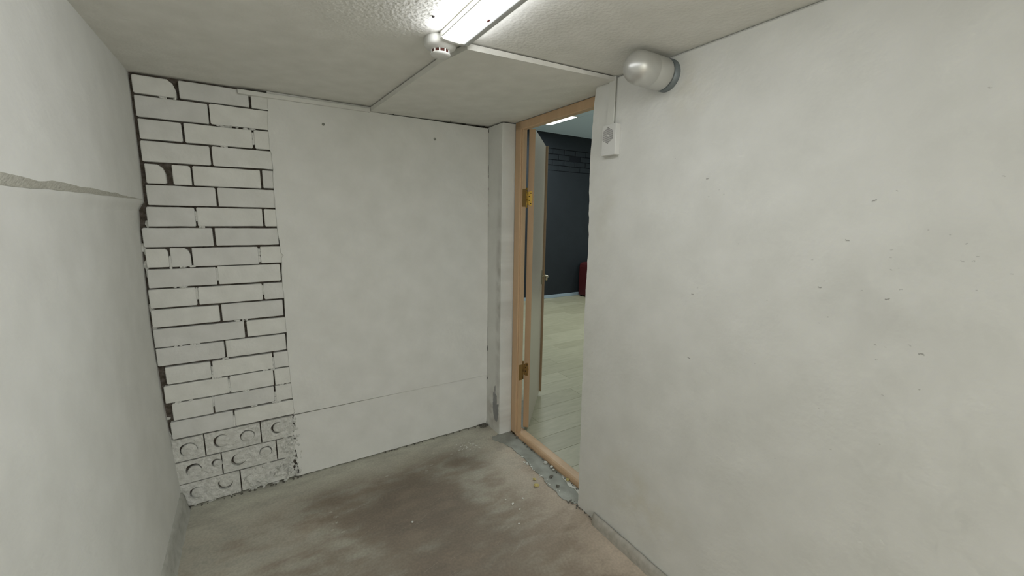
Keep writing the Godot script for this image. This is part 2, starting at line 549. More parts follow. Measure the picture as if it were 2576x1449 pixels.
# ------------------------------------------------------------------ floor and ceiling
func build_floor() -> void:
	var floor_thing := thing("floor", Vector3.ZERO, "worn bare concrete floor with a dark brown stain in the middle", "floor", "", "structure")
	var st := mb(true)
	var nz := FastNoiseLite.new()
	nz.seed = 77
	nz.frequency = 4.0
	nz.fractal_octaves = 3
	var xs := []
	for k in 51:
		xs.append(lerpf(-0.1, 1.95, k / 50.0))
	var zs := []
	for k in 61:
		zs.append(lerpf(-0.1, 2.0, k / 60.0))
	zs.append_array([2.6, 4.0, 8.0])
	var hgt := func(x: float, z: float) -> float:
		return -0.002 + nz.get_noise_2d(x, z) * 0.0022
	for j in zs.size() - 1:
		for i in xs.size() - 1:
			var a := Vector3(xs[i], hgt.call(xs[i], zs[j]), zs[j])
			var b := Vector3(xs[i + 1], hgt.call(xs[i + 1], zs[j]), zs[j])
			var c := Vector3(xs[i + 1], hgt.call(xs[i + 1], zs[j + 1]), zs[j + 1])
			var d := Vector3(xs[i], hgt.call(xs[i], zs[j + 1]), zs[j + 1])
			quad(st, a, b, c, d, Vector3.UP, true)
	obj("screed", st, M.floor, floor_thing)
	st = mb()
	box(st, Vector3(-0.2, -0.15, -0.2), Vector3(1.95, -0.02, ROOM_END + 0.1))
	obj("slab", st, M.cement, floor_thing)
	# the grey strip of fresh cement in the doorway
	var pts := PackedVector2Array()
	for p in [[1.84, 0.185], [1.937, 0.185], [1.937, 1.06], [1.855, 1.065], [1.825, 1.03], [1.80, 0.97], [1.808, 0.90], [1.80, 0.83], [1.822, 0.74], [1.815, 0.66], [1.832, 0.55], [1.822, 0.46], [1.83, 0.38], [1.80, 0.29], [1.765, 0.22], [1.78, 0.19]]:
		pts.append(Vector2(p[0], p[1]))
	var rough_pts := PackedVector2Array()
	for k in pts.size():
		var seg := ragged(pts[k], pts[(k + 1) % pts.size()], 0.012, 0.005)
		seg.pop_back()
		for q in seg:
			rough_pts.append(q)
	st = mb()
	# local x, y of the plate are world x, z
	plate(st, rough_pts, Transform3D(Basis(Vector3(1, 0, 0), Vector3(0, 0, 1), Vector3(0, 1, 0)), Vector3.ZERO), 0.0022, -0.01)
	obj("cement_patch", st, M.cement, floor_thing, false, "smooth grey cement strip along the door sill")
	var smear := PackedVector2Array()
	var sp := [[1.935, 0.80], [1.936, 1.045], [1.915, 1.04], [1.905, 0.99], [1.915, 0.95], [1.900, 0.91], [1.915, 0.87], [1.918, 0.83]]
	for k in sp.size():
		var seg := ragged(Vector2(sp[k][0], sp[k][1]), Vector2(sp[(k + 1) % sp.size()][0], sp[(k + 1) % sp.size()][1]), 0.012, 0.003)
		seg.pop_back()
		for q in seg:
			smear.append(q)
	st = mb()
	plate(st, smear, Transform3D(Basis(Vector3(1, 0, 0), Vector3(0, 0, 1), Vector3(0, 1, 0)), Vector3.ZERO), 0.0045, -0.01)
	obj("plaster_smear", st, M.chip_white, floor_thing, false, "white plaster smear against the sill")
	st = mb()
	for k in 30:
		var z := rng.randf_range(0.44, 0.95) if k < 20 else rng.randf_range(0.56, 0.66)
		lump(st, Vector3(1.818 + rng.randf_range(-0.012, 0.012), 0.001, z), Vector3(rng.randf_range(0.002, 0.006), 0.002, rng.randf_range(0.003, 0.011)), 0.4)
	for k in 26:
		lump(st, Vector3(rng.randf_range(1.5, 1.64), 0.0, rng.randf_range(0.15, 0.27)), Vector3(rng.randf_range(0.002, 0.010), 0.0012, rng.randf_range(0.002, 0.006)), 0.4)
	obj("paint_flakes", st, M.chip_white, floor_thing).set_meta("kind", "stuff")


func build_ceiling() -> void:
	var c := thing("ceiling", Vector3(0, H, 0), "whitewashed concrete ceiling with a lower cast strip over the doorway", "ceiling", "", "structure")
	var st := mb()
	box(st, Vector3(-0.2, H, -0.2), Vector3(W + 0.02, H + 0.16, ROOM_END + 0.1))
	obj("slab", st, M.ceiling, c)
	# the lower infill over the doorway, its underside falling a little away from the wall
	st = mb()
	var top := 2.1945
	var p := [Vector3(1.053, 2.172, -0.02), Vector3(1.099, 2.172, 0.954), Vector3(1.132, 2.174, 1.137), Vector3(W + 0.0, 2.180, 1.182), Vector3(1.98, 2.190, 1.19), Vector3(1.98, 2.190, -0.02)]
	var q := []
	for v in p:
		q.append(Vector3(v.x, top, v.z))
	for k in range(1, 5):
		tri(st, p[0], p[k], p[k + 1], Vector3.DOWN)
		tri(st, q[0], q[k], q[k + 1], Vector3.UP)
	var mid := Vector3(1.5, 2.18, 0.6)
	for k in 6:
		var a: Vector3 = p[k]
		var b: Vector3 = p[(k + 1) % 6]
		var out := (a + b) * 0.5 - mid
		quad(st, a, b, q[(k + 1) % 6], q[k], Vector3(out.x, 0, out.z))
	obj("infill_panel", st, M.ceiling, c, false, "lower smooth panel over the doorway")
	# screws and a flake in the ceiling left of the lamp
	st = mb()
	box(st, Vector3(0.955, H - 0.004, 1.245), Vector3(0.963, H + 0.01, 1.253), 0.001)
	obj("screw_head", st, M.dark_hole, c)


# ------------------------------------------------------------------ the brick wall
func brick_outline(x0: float, x1: float, y0: float, y1: float, gap: float, cut := 0.0) -> PackedVector2Array:
	var a := gap * 0.5
	var out := PackedVector2Array()
	var lo := Vector2(x0 + a * rng.randf_range(0.6, 1.3), y0 + a * rng.randf_range(0.5, 1.2))
	var hi := Vector2(x1 - a * rng.randf_range(0.6, 1.3), y1 - a * rng.randf_range(0.5, 1.2))
	var c := []
	for k in 4:
		c.append(rng.randf_range(0.002, 0.006))
	var tr: float = maxf(cut, c[2])
	var ring := [Vector2(lo.x + c[0], lo.y), Vector2(hi.x - c[1], lo.y), Vector2(hi.x, lo.y + c[1]), Vector2(hi.x, hi.y - tr * 1.6), Vector2(hi.x - tr * 0.35, hi.y - tr * 0.6), Vector2(hi.x - tr, hi.y - 0.001), Vector2(lo.x + c[3], hi.y), Vector2(lo.x, hi.y - c[3]), Vector2(lo.x, lo.y + c[0])]
	for k in ring.size():
		var s := ragged(ring[k], ring[(k + 1) % ring.size()], 0.045, 0.0011)
		s.pop_back()
		for v in s:
			out.append(v)
	return out


func build_wall_back() -> void:
	var wall := thing("wall_back", Vector3.ZERO, "whitewashed back wall, bare brick at its left end and plastered beyond", "wall", "", "structure")
	var flat := Transform3D()
	var st := mb()
	box(st, Vector3(-0.2, -0.15, -0.25), Vector3(1.98, 3.2, -0.028))
	obj("mortar_bed", st, M.mortar, wall, false, "dark mortar deep in the open joints")
	# courses from the top: the left end, then the joints between bricks, then the right end
	var rows := [
		[0.004, 0.172, 0.458, 0.56], [0.006, 0.282, 0.56], [0.006, 0.173, 0.459, 0.56], [0.004, 0.275, 0.545], [0.008, 0.104, 0.187, 0.48, 0.56], [0.004, 0.279, 0.56],
		[-0.02, 0.186, 0.473, 0.56], [-0.03, 0.249, 0.540], [-0.03, 0.063, 0.15, 0.439, 0.56], [-0.035, 0.246, 0.536], [-0.038, 0.153, 0.443, 0.56], [-0.04, 0.242, 0.536],
		[-0.043, 0.345, 0.56], [-0.04, 0.245, 0.535], [-0.03, 0.18, 0.461, 0.56], [-0.031, 0.247, 0.458, 0.56], [-0.022, 0.168, 0.456, 0.56], [-0.022, 0.253, 0.56]]
	for r in rows.size():
		var y1 := 2.193 if r == 0 else 2.205 - 0.1 * r
		var y0 := 2.205 - 0.1 * (r + 1)
		for k in rows[r].size() - 1:
			var x0: float = rows[r][k]
			var x1: float = rows[r][k + 1]
			var cut := 0.0
			if r == 0 and k == 0:
				cut = 0.030
				x1 -= 0.004
			if r == 4 and k == 0:
				cut = 0.026
				x1 -= 0.010
			if r == 4 and k == 1:
				x0 += 0.004
				cut = 0.008
			if r == 8 and k == 0:
				cut = 0.012
			if r == 8 and k == 1:
				cut = 0.022
			if k == 0 and r in [6, 14, 16]:
				x0 += 0.014
			var gap := rng.randf_range(0.0065, 0.0105)
			st = mb()
			plate(st, brick_outline(x0, x1, y0, y1, gap, cut), flat, rng.randf_range(-0.0045, -0.0012), -0.032, 0.0028)
			obj("brick", st, M.brick[rng.randi() % 4], wall)
	# dabs of old paint and mortar that bridge some joints
	st = mb()
	for d in [[0.36, 2.005, 0.10], [0.44, 2.004, 0.06], [0.13, 2.105, 0.05], [0.33, 1.906, 0.03], [0.12, 1.308, 0.06], [0.2, 1.505, 0.03], [0.09, 1.206, 0.05], [0.33, 1.006, 0.05], [0.44, 0.705, 0.05], [0.20, 0.705, 0.03], [0.05, 0.605, 0.06], [0.32, 0.606, 0.04], [0.46, 0.505, 0.06], [0.25, 0.805, 0.05], [0.12, 0.905, 0.04], [0.5, 0.608, 0.04], [0.35, 0.506, 0.03], [0.05, 0.905, 0.03]]:
		for k in 5:
			lump(st, Vector3(d[0] + rng.randf_range(-0.5, 0.5) * d[2], d[1] + rng.randf_range(-0.001, 0.001), -0.0085), Vector3(d[2] * 0.22, 0.006, 0.006), 0.2)
	for d in [[0.459, 1.956], [0.186, 1.55], [0.439, 1.35], [0.246, 1.27], [0.153, 1.18], [0.443, 1.18], [0.168, 0.57], [0.18, 0.735], [0.461, 0.735], [0.247, 0.65], [0.456, 0.53], [0.252, 0.44], [0.063, 1.33]]:
		for k in 5:
			lump(st, Vector3(d[0] + rng.randf_range(-0.001, 0.001), d[1] + rng.randf_range(-0.03, 0.03), -0.010), Vector3(0.006, 0.016, 0.006), 0.2)
	obj("joint_filler", st, M.brick[1], wall).set_meta("kind", "stuff")
	hollow_blocks(wall)
	# plaster: an upper sheet that stands proud, a lower one behind it
	var up := PackedVector2Array()
	var edge := [[0.535, 2.199], [0.536, 2.11], [0.530, 2.05], [0.528, 1.99], [0.530, 1.91], [0.536, 1.88], [0.537, 1.81], [0.533, 1.75], [0.532, 1.62], [0.533, 1.5], [0.540, 1.41], [0.541, 1.365], [0.553, 1.35], [0.543, 1.335], [0.537, 1.21], [0.540, 1.11], [0.537, 1.01], [0.539, 0.92], [0.535, 0.82], [0.537, 0.71], [0.539, 0.60], [0.542, 0.505], [0.541, 0.45], [0.548, 0.425], [0.539, 0.409]]
	for k in edge.size() - 1:
		var s := ragged(Vector2(edge[k][0], edge[k][1]), Vector2(edge[k + 1][0], edge[k + 1][1]), 0.022, 0.0014)
		s.pop_back()
		for v in s:
			up.append(v)
	var s2 := ragged(Vector2(0.539, 0.409), Vector2(W - 0.001, 0.398), 0.035, 0.0011)
	s2.pop_back()
	for v in s2:
		up.append(v)
	s2 = ragged(Vector2(W - 0.001, 0.398), Vector2(W - 0.0005, 2.1725), 0.03, 0.0012)
	s2.pop_back()
	for v in s2:
		up.append(v)
	for v in ragged(Vector2(W - 0.0005, 2.1725), Vector2(1.06, 2.171), 0.05, 0.0009):
		up.append(v)
	up.append(Vector2(1.055, 2.197))
	st = mb()
	plate(st, up, flat, 0.004, -0.03, 0.0015)
	obj("plaster_upper", st, M.plaster, wall, false, "large smooth plaster sheet ending at a seam near the floor")
	var dn := PackedVector2Array()
	edge = [[0.545, 0.4], [0.535, 0.36], [0.548, 0.33], [0.528, 0.29], [0.545, 0.25], [0.530, 0.2], [0.545, 0.16], [0.535, 0.1], [0.548, 0.05], [0.535, 0.004]]
	for k in edge.size() - 1:
		var s := ragged(Vector2(edge[k][0], edge[k][1]), Vector2(edge[k + 1][0], edge[k + 1][1]), 0.012, 0.005)
		s.pop_back()
		for v in s:
			dn.append(v)
	for v in ragged(Vector2(0.535, 0.004), Vector2(W - 0.004, 0.004), 0.03, 0.0022):
		dn.append(v)
	for v in ragged(Vector2(W - 0.0015, 0.03), Vector2(W - 0.001, 0.40), 0.03, 0.0015):
		dn.append(v)
	st = mb()
	plate(st, dn, flat, -0.0045, -0.03, 0.0012)
	obj("plaster_lower", st, M.plaster, wall, false, "lower plaster band standing back under the seam")
	for c in [[1.19, 2.1735, 0.030], [1.56, 2.178, 0.05], [1.65, 2.1785, 0.02], [1.78, 2.179, 0.035]]:
		st = mb()
		lump(st, Vector3(c[0], c[1] - 0.001, 0.0045), Vector3(c[2], 0.0022, 0.0012), 0.25)
		obj("crack", st, M.dark_hole, wall)
	# two painted-over plugs and a small burr on the plaster
	for p in [[0.797, 2.069, 0.0075], [1.449, 2.061, 0.0085]]:
		st = mb(true)
		lathe(st, [Vector2(p[2], 0.0), Vector2(p[2], 0.003), Vector2(p[2] * 0.75, 0.0045), Vector2(p[2] * 0.55, 0.002), Vector2(0, 0.002)], Transform3D(Basis(Vector3(1, 0, 0), Vector3(0, 0, 1), Vector3(0, -1, 0)), Vector3(p[0], p[1], 0.004)), 14)
		obj("wall_plug", st, M.cement, wall)


# three courses of blocks whose round holes face the room, stopped with mortar
func hollow_blocks(wall: Node3D) -> void:
	var rows := [
		[0.402, 0.272, [[-0.028, 0.110, [[0.040, 0.334, 0.038, 0.002, -0.006]]], [0.110, 0.370, [[0.184, 0.340, 0.037, 0.007, -0.004], [0.304, 0.336, 0.035, 0.001, -0.007]]], [0.370, 0.535, [[0.455, 0.345, 0.035, 0.008, -0.002]]]]],
		[0.272, 0.142, [[-0.024, 0.176, [[0.051, 0.213, 0.035, 0.003, -0.015], [0.152, 0.220, 0.0235, 0.005, -0.008]]], [0.176, 0.440, [[0.252, 0.206, 0.035, 0.008, 0.003], [0.385, 0.215, 0.032, -0.001, -0.007]]], [0.440, 0.535, []]]],
		[0.142, 0.006, [[-0.021, 0.252, [[0.052, 0.076, 0.032, 0.005, -0.003], [0.180, 0.084, 0.034, 0.004, 0.008]]], [0.252, 0.520, []]]]]
	for r in rows:
		var y1: float = r[0]
		var y0: float = r[1]
		for b in r[2]:
			var holes: Array = b[2]
			var x0: float = b[0] + 0.003
			var x1: float = b[1] - 0.003
			var st := mb()
			var z := rng.randf_range(-0.008, -0.003)
			var bounds := [x0]
			for k in holes.size() - 1:
				bounds.append((holes[k][0] + holes[k + 1][0]) * 0.5)
			bounds.append(x1)
			if holes.is_empty():
				rough_face(st, x0, x1, y0 + 0.004, y1 - 0.004, z)
			for k in holes.size():
				hole_cell(st, bounds[k], bounds[k + 1], y0 + 0.003, y1 - 0.003, z, holes[k])
			# sides
			for e in [[Vector3(x0, y0 + 0.003, z), Vector3(x1, y0 + 0.003, z), Vector3.DOWN], [Vector3(x0, y1 - 0.003, z), Vector3(x1, y1 - 0.003, z), Vector3.UP], [Vector3(x0, y0 + 0.003, z), Vector3(x0, y1 - 0.003, z), Vector3.LEFT], [Vector3(x1, y0 + 0.003, z), Vector3(x1, y1 - 0.003, z), Vector3.RIGHT]]:
				var dz := Vector3(0, 0, -0.032 - z)
				quad(st, e[0], e[1], e[1] + dz, e[0] + dz, e[2])
			var o := obj("hollow_block", st, M.rough_block, wall)
			for h in holes:
				st = mb(true)
				var rad: float = h[2] * 0.93
				var prof := [Vector2(rad * 0.98, -0.03), Vector2(rad, -0.004), Vector2(rad * 0.93, 0.0), Vector2(rad * 0.5, 0.0015), Vector2(0, 0.0005)]
				lathe(st, prof, Transform3D(Basis(Vector3(1, 0, 0), Vector3(0, 0, 1), Vector3(0, -1, 0)), Vector3(h[0] + h[3], h[1] + h[4], z - 0.0015)), 20)
				obj("hole_plug", st, M.rough_block, o)
	# broken mortar along the joint between the blocks and the plaster
	var st := mb()
	for k in 150:
		var y := rng.randf_range(0.01, 0.395)
		var x := 0.535 + rng.randf_range(-0.05, 0.025) * (1.3 - y)
		lump(st, Vector3(x, y, -0.011), Vector3(rng.randf_range(0.004, 0.016), rng.randf_range(0.004, 0.014), rng.randf_range(0.004, 0.009)), 0.35)
	for k in 22:
		lump(st, Vector3(rng.randf_range(-0.02, 0.56), rng.randf_range(0.0, 0.018), -0.010), Vector3(rng.randf_range(0.006, 0.022), rng.randf_range(0.004, 0.01), rng.randf_range(0.004, 0.010)), 0.35)
	for k in 26:
		lump(st, Vector3(rng.randf_range(0.26, 0.52), rng.randf_range(0.02, 0.14), -0.012), Vector3(rng.randf_range(0.01, 0.03), rng.randf_range(0.008, 0.02), 0.009), 0.35)
	for k in 34: # the ragged left edge of the brick pier
		lump(st, Vector3(rng.randf_range(-0.036, -0.004), rng.randf_range(0.02, 1.55), -0.02), Vector3(rng.randf_range(0.004, 0.01), rng.randf_range(0.006, 0.03), 0.008), 0.35)
	obj("mortar_crumbs", st, M.rough_block, wall).set_meta("kind", "stuff")


func rough_face(st: SurfaceTool, x0: float, x1: float, y0: float, y1: float, z: float) -> void:
	var nx := 14
	var ny := 8
	var g := []
	for j in ny + 1:
		var row := []
		for i in nx + 1:
			var edge := i == 0 or j == 0 or i == nx or j == ny
			row.append(Vector3(lerpf(x0, x1, float(i) / nx), lerpf(y0, y1, float(j) / ny), z - (0.0 if edge else rng.randf_range(0.0, 0.007))))
		g.append(row)
	for j in ny:
		for i in nx:
			quad(st, g[j][i], g[j][i + 1], g[j + 1][i + 1], g[j + 1][i], Vector3(0, 0, 1))


func hole_cell(st: SurfaceTool, x0: float, x1: float, y0: float, y1: float, z: float, h: Array) -> void:
	var c := Vector2(h[0], h[1])
	var r: float = h[2]
	var angs := []
	for k in 24:
		angs.append(TAU * k / 24)
	for q in [Vector2(x0, y0), Vector2(x1, y0), Vector2(x1, y1), Vector2(x0, y1)]:
		angs.append(fposmod((q - c).angle(), TAU))
	angs.sort()
	var rim := []
	var outer := []
	for a in angs:
		var d := Vector2(cos(a), sin(a))
		var t := 1e9
		if absf(d.x) > 1e-6:
			t = minf(t, ((x1 if d.x > 0 else x0) - c.x) / d.x)
		if absf(d.y) > 1e-6:
			t = minf(t, ((y1 if d.y > 0 else y0) - c.y) / d.y)
		var rr := minf(r * (1.0 + 0.03 * sin(a * 5.0 + h[0] * 40.0)), t)
		rim.append(c + d * rr)
		outer.append(c + d * t)
	var n := angs.size()
	for k in n:
		var m := (k + 1) % n
		var a := Vector3(rim[k].x, rim[k].y, z)
		var b := Vector3(rim[m].x, rim[m].y, z)
		quad(st, Vector3(outer[k].x, outer[k].y, z), Vector3(outer[m].x, outer[m].y, z), b, a, Vector3(0, 0, 1))
		quad(st, a, b, b + Vector3(0, 0, -0.032 - z), a + Vector3(0, 0, -0.032 - z), Vector3(c.x, c.y, z) - (a + b) * 0.5)


# ------------------------------------------------------------------ left, right and rear walls
func build_wall_left() -> void:
	var wall := thing("wall_left", Vector3.ZERO, "smooth whitewashed left wall with a long horizontal crack", "wall", "", "structure")
	var tab := [[-0.1, -0.006], [0.0, -0.008], [0.4, -0.028], [0.62, -0.037], [1.0, -0.045], [1.25, -0.041], [1.47, -0.036], [1.585, -0.030], [1.622, -0.008], [1.75, -0.005], [1.9, -0.003], [2.3, -0.003]]
	var bow := func(y: float) -> float:
		for k in tab.size() - 1:
			if y <= tab[k + 1][0]:
				return lerpf(tab[k][1], tab[k + 1][1], (y - tab[k][0]) / (tab[k + 1][0] - tab[k][0]))
		return 0.0
	var st := mb(true)
	var zs := [-0.25, -0.05, 0.0, 0.1, 0.3, 0.6, 1.0, 1.5, 2.0, 3.0, ROOM_END + 0.1]
	var ys := []
	for k in 25:
		ys.append(-0.05 + k * 2.3 / 24.0)
	ys.append_array([1.585, 1.6, 1.61, 1.622])
	ys.sort()
	for j in ys.size() - 1:
		for i in zs.size() - 1:
			var p := []
			for q in [[i, j], [i + 1, j], [i + 1, j + 1], [i, j + 1]]:
				p.append(Vector3(bow.call(ys[q[1]]) * clampf(1.0 - zs[q[0]] / 1.6, 0.0, 1.0), ys[q[1]], zs[q[0]]))
			quad(st, p[0], p[1], p[2], p[3], Vector3.RIGHT)
	obj("lower_panel", st, M.plaster, wall)
	st = mb()
	box(st, Vector3(-0.25, -0.15, -0.25), Vector3(-0.045, H + 0.1, ROOM_END + 0.1))
	obj("masonry", st, M.cement, wall)
	# the upper plaster coat stands proud and ends in a rough downward lip, thinning out towards the corner
	st = mb()
	var nz := FastNoiseLite.new()
	nz.seed = 3
	nz.frequency = 3.0
	var nf := FastNoiseLite.new()
	nf.seed = 4
	nf.frequency = 28.0
	nf.fractal_octaves = 3
	var n := 150
	var line := []
	for k in n + 1:
		var z := lerpf(0.0, ROOM_END + 0.1, pow(float(k) / n, 1.5))
		var t := clampf((z - 0.05) / 0.75, 0.0, 1.0)
		var proud: float = 0.0012 + 0.013 * t
		var yb: float = 1.632 - 0.003 * z + nz.get_noise_1d(z) * 0.006 * t + nf.get_noise_1d(z) * 0.003 * t
		var lip: float = (0.002 + 0.017 * t) * (1.0 + 0.35 * nz.get_noise_1d(z + 40.0)) + nf.get_noise_1d(z + 9.0) * 0.003 * t
		line.append([z, proud, yb, lip])
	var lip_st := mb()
	var levels := [0.0, 0.06, 0.15, 0.3, 0.45, 0.60]
	for k in n:
		var cols := []
		for e in [line[k], line[k + 1]]:
			var z: float = e[0]
			var f := clampf(1.0 - z / 1.6, 0.0, 1.0)
			var col := [Vector3(bow.call(e[2]) * f - 0.001, e[2] - 0.0005, z), Vector3(bow.call(e[2]) * f + e[1] * 0.15, e[2], z)]
			for l in levels:
				var y: float = e[2] + e[3] + l
				col.append(Vector3(bow.call(y) * f + e[1] * (1.0 - l / 0.9), y, z))
			cols.append(col)
		for j in cols[0].size() - 1:
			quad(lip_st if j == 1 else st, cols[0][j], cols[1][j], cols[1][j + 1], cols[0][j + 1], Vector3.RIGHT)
	obj("upper_panel", st, M.plaster, wall, false, "upper plaster coat ending in a rough lip")
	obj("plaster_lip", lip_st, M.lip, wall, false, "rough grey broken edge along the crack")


func build_wall_right() -> void:
	var wall := thing("wall_right", Vector3.ZERO, "thick white plastered right wall with a ragged edge at the doorway", "wall", "", "structure")
	# local x is -z so that the plane's front faces the room
	var face := Transform3D(Basis(Vector3(0, 0, -1), Vector3(0, 1, 0), Vector3(-1, 0, 0)), Vector3(W, 0, 0))
	face = Transform3D(Basis(Vector3(0, 0, 1), Vector3(0, 1, 0), Vector3(-1, 0, 0)), Vector3(W, 0, 0))
	var edge := [[1.050, 2.1985], [1.036, 2.12], [1.030, 1.992], [1.026, 1.86], [1.026, 1.769], [1.033, 1.62], [1.040, 1.479], [1.039, 1.3], [1.036, 1.111], [1.039, 0.98], [1.043, 0.855], [1.045, 0.62], [1.051, 0.405], [1.053, 0.2], [1.056, -0.05]]
	var poly := PackedVector2Array()
	for k in edge.size() - 1:
		var s := ragged(Vector2(edge[k][0], edge[k][1]), Vector2(edge[k + 1][0], edge[k + 1][1]), 0.02, 0.0022)
		s.pop_back()
		for v in s:
			poly.append(v)
	poly.append(Vector2(1.056, -0.05))
	poly.append(Vector2(ROOM_END + 0.1, -0.05))
	poly.append(Vector2(ROOM_END + 0.1, 2.1985))
	var st := mb()
	plate(st, poly, face, 0.0, -0.14, 0.008, true, true)
	obj("plaster_face", st, M.right_wall, wall)
	# the short return between the brick wall and the doorway
	poly = PackedVector2Array()
	for v in ragged(Vector2(0.190, 2.18), Vector2(0.192, 0.0), 0.09, 0.0006):
		poly.append(v)
	poly.append(Vector2(0.192, -0.05))
	poly.append(Vector2(-0.02, -0.05))
	poly.append(Vector2(-0.02, 2.18))
	st = mb()
	plate(st, poly, face, 0.0, -0.14, 0.003, true, true)
	obj("plaster_return", st, M.right_wall, wall)
	# unpainted patch low on the return
	poly = PackedVector2Array()
	var patch := [[0.095, 0.30], [0.115, 0.285], [0.118, 0.35], [0.126, 0.36], [0.128, 0.295], [0.15, 0.285], [0.148, 0.22], [0.175, 0.235], [0.172, 0.14], [0.155, 0.085], [0.118, 0.09], [0.100, 0.14], [0.092, 0.2], [0.098, 0.25]]
	for k in patch.size():
		var s := ragged(Vector2(patch[k][0], patch[k][1]), Vector2(patch[(k + 1) % patch.size()][0], patch[(k + 1) % patch.size()][1]), 0.012, 0.003)
		s.pop_back()
		for v in s:
			poly.append(v)
	st = mb()
	plate(st, poly, face, 0.0012, -0.002)
	obj("bare_patch", st, M.cement_bare, wall, false, "bare grey patch without paint")
	# open cracks in the corner with the brick wall
	for c in [[1.90, 0.035], [1.855, 0.012], [1.60, 0.03], [1.655, 0.010], [0.61, 0.022], [0.375, 0.014], [1.77, 0.012], [2.155, 0.016]]:
		st = mb()
		lump(st, Vector3(W - 0.001, c[0], 0.0045), Vector3(0.0022, c[1], 0.0015), 0.3)
		obj("crack", st, M.dark_hole, wall)
	# over the door, and the hall side above the ceiling
	st = mb()
	box(st, Vector3(1.9365, 2.1885, 0.18), Vector3(1.98, 3.3, 1.2))
	box(st, Vector3(1.9, 2.1885, 1.06), Vector3(1.98, 3.3, 4.4))
	box(st, Vector3(1.9, 2.1885, -3.95), Vector3(1.98, 3.3, 0.19))
	box(st, Vector3(1.9, -0.05, -3.95), Vector3(1.98, 2.1885, -0.2))
	obj("lintel", st, M.hall_wall, wall)


func build_wall_behind() -> void:
	var wall := thing("wall_behind", Vector3(0, 0, ROOM_END), "plain white wall closing the room behind the viewer", "wall", "", "structure")
	var st := mb()
	box(st, Vector3(-0.25, -0.15, ROOM_END), Vector3(1.98, 2.4, ROOM_END + 0.15))
	obj("plaster_face", st, M.plaster, wall)


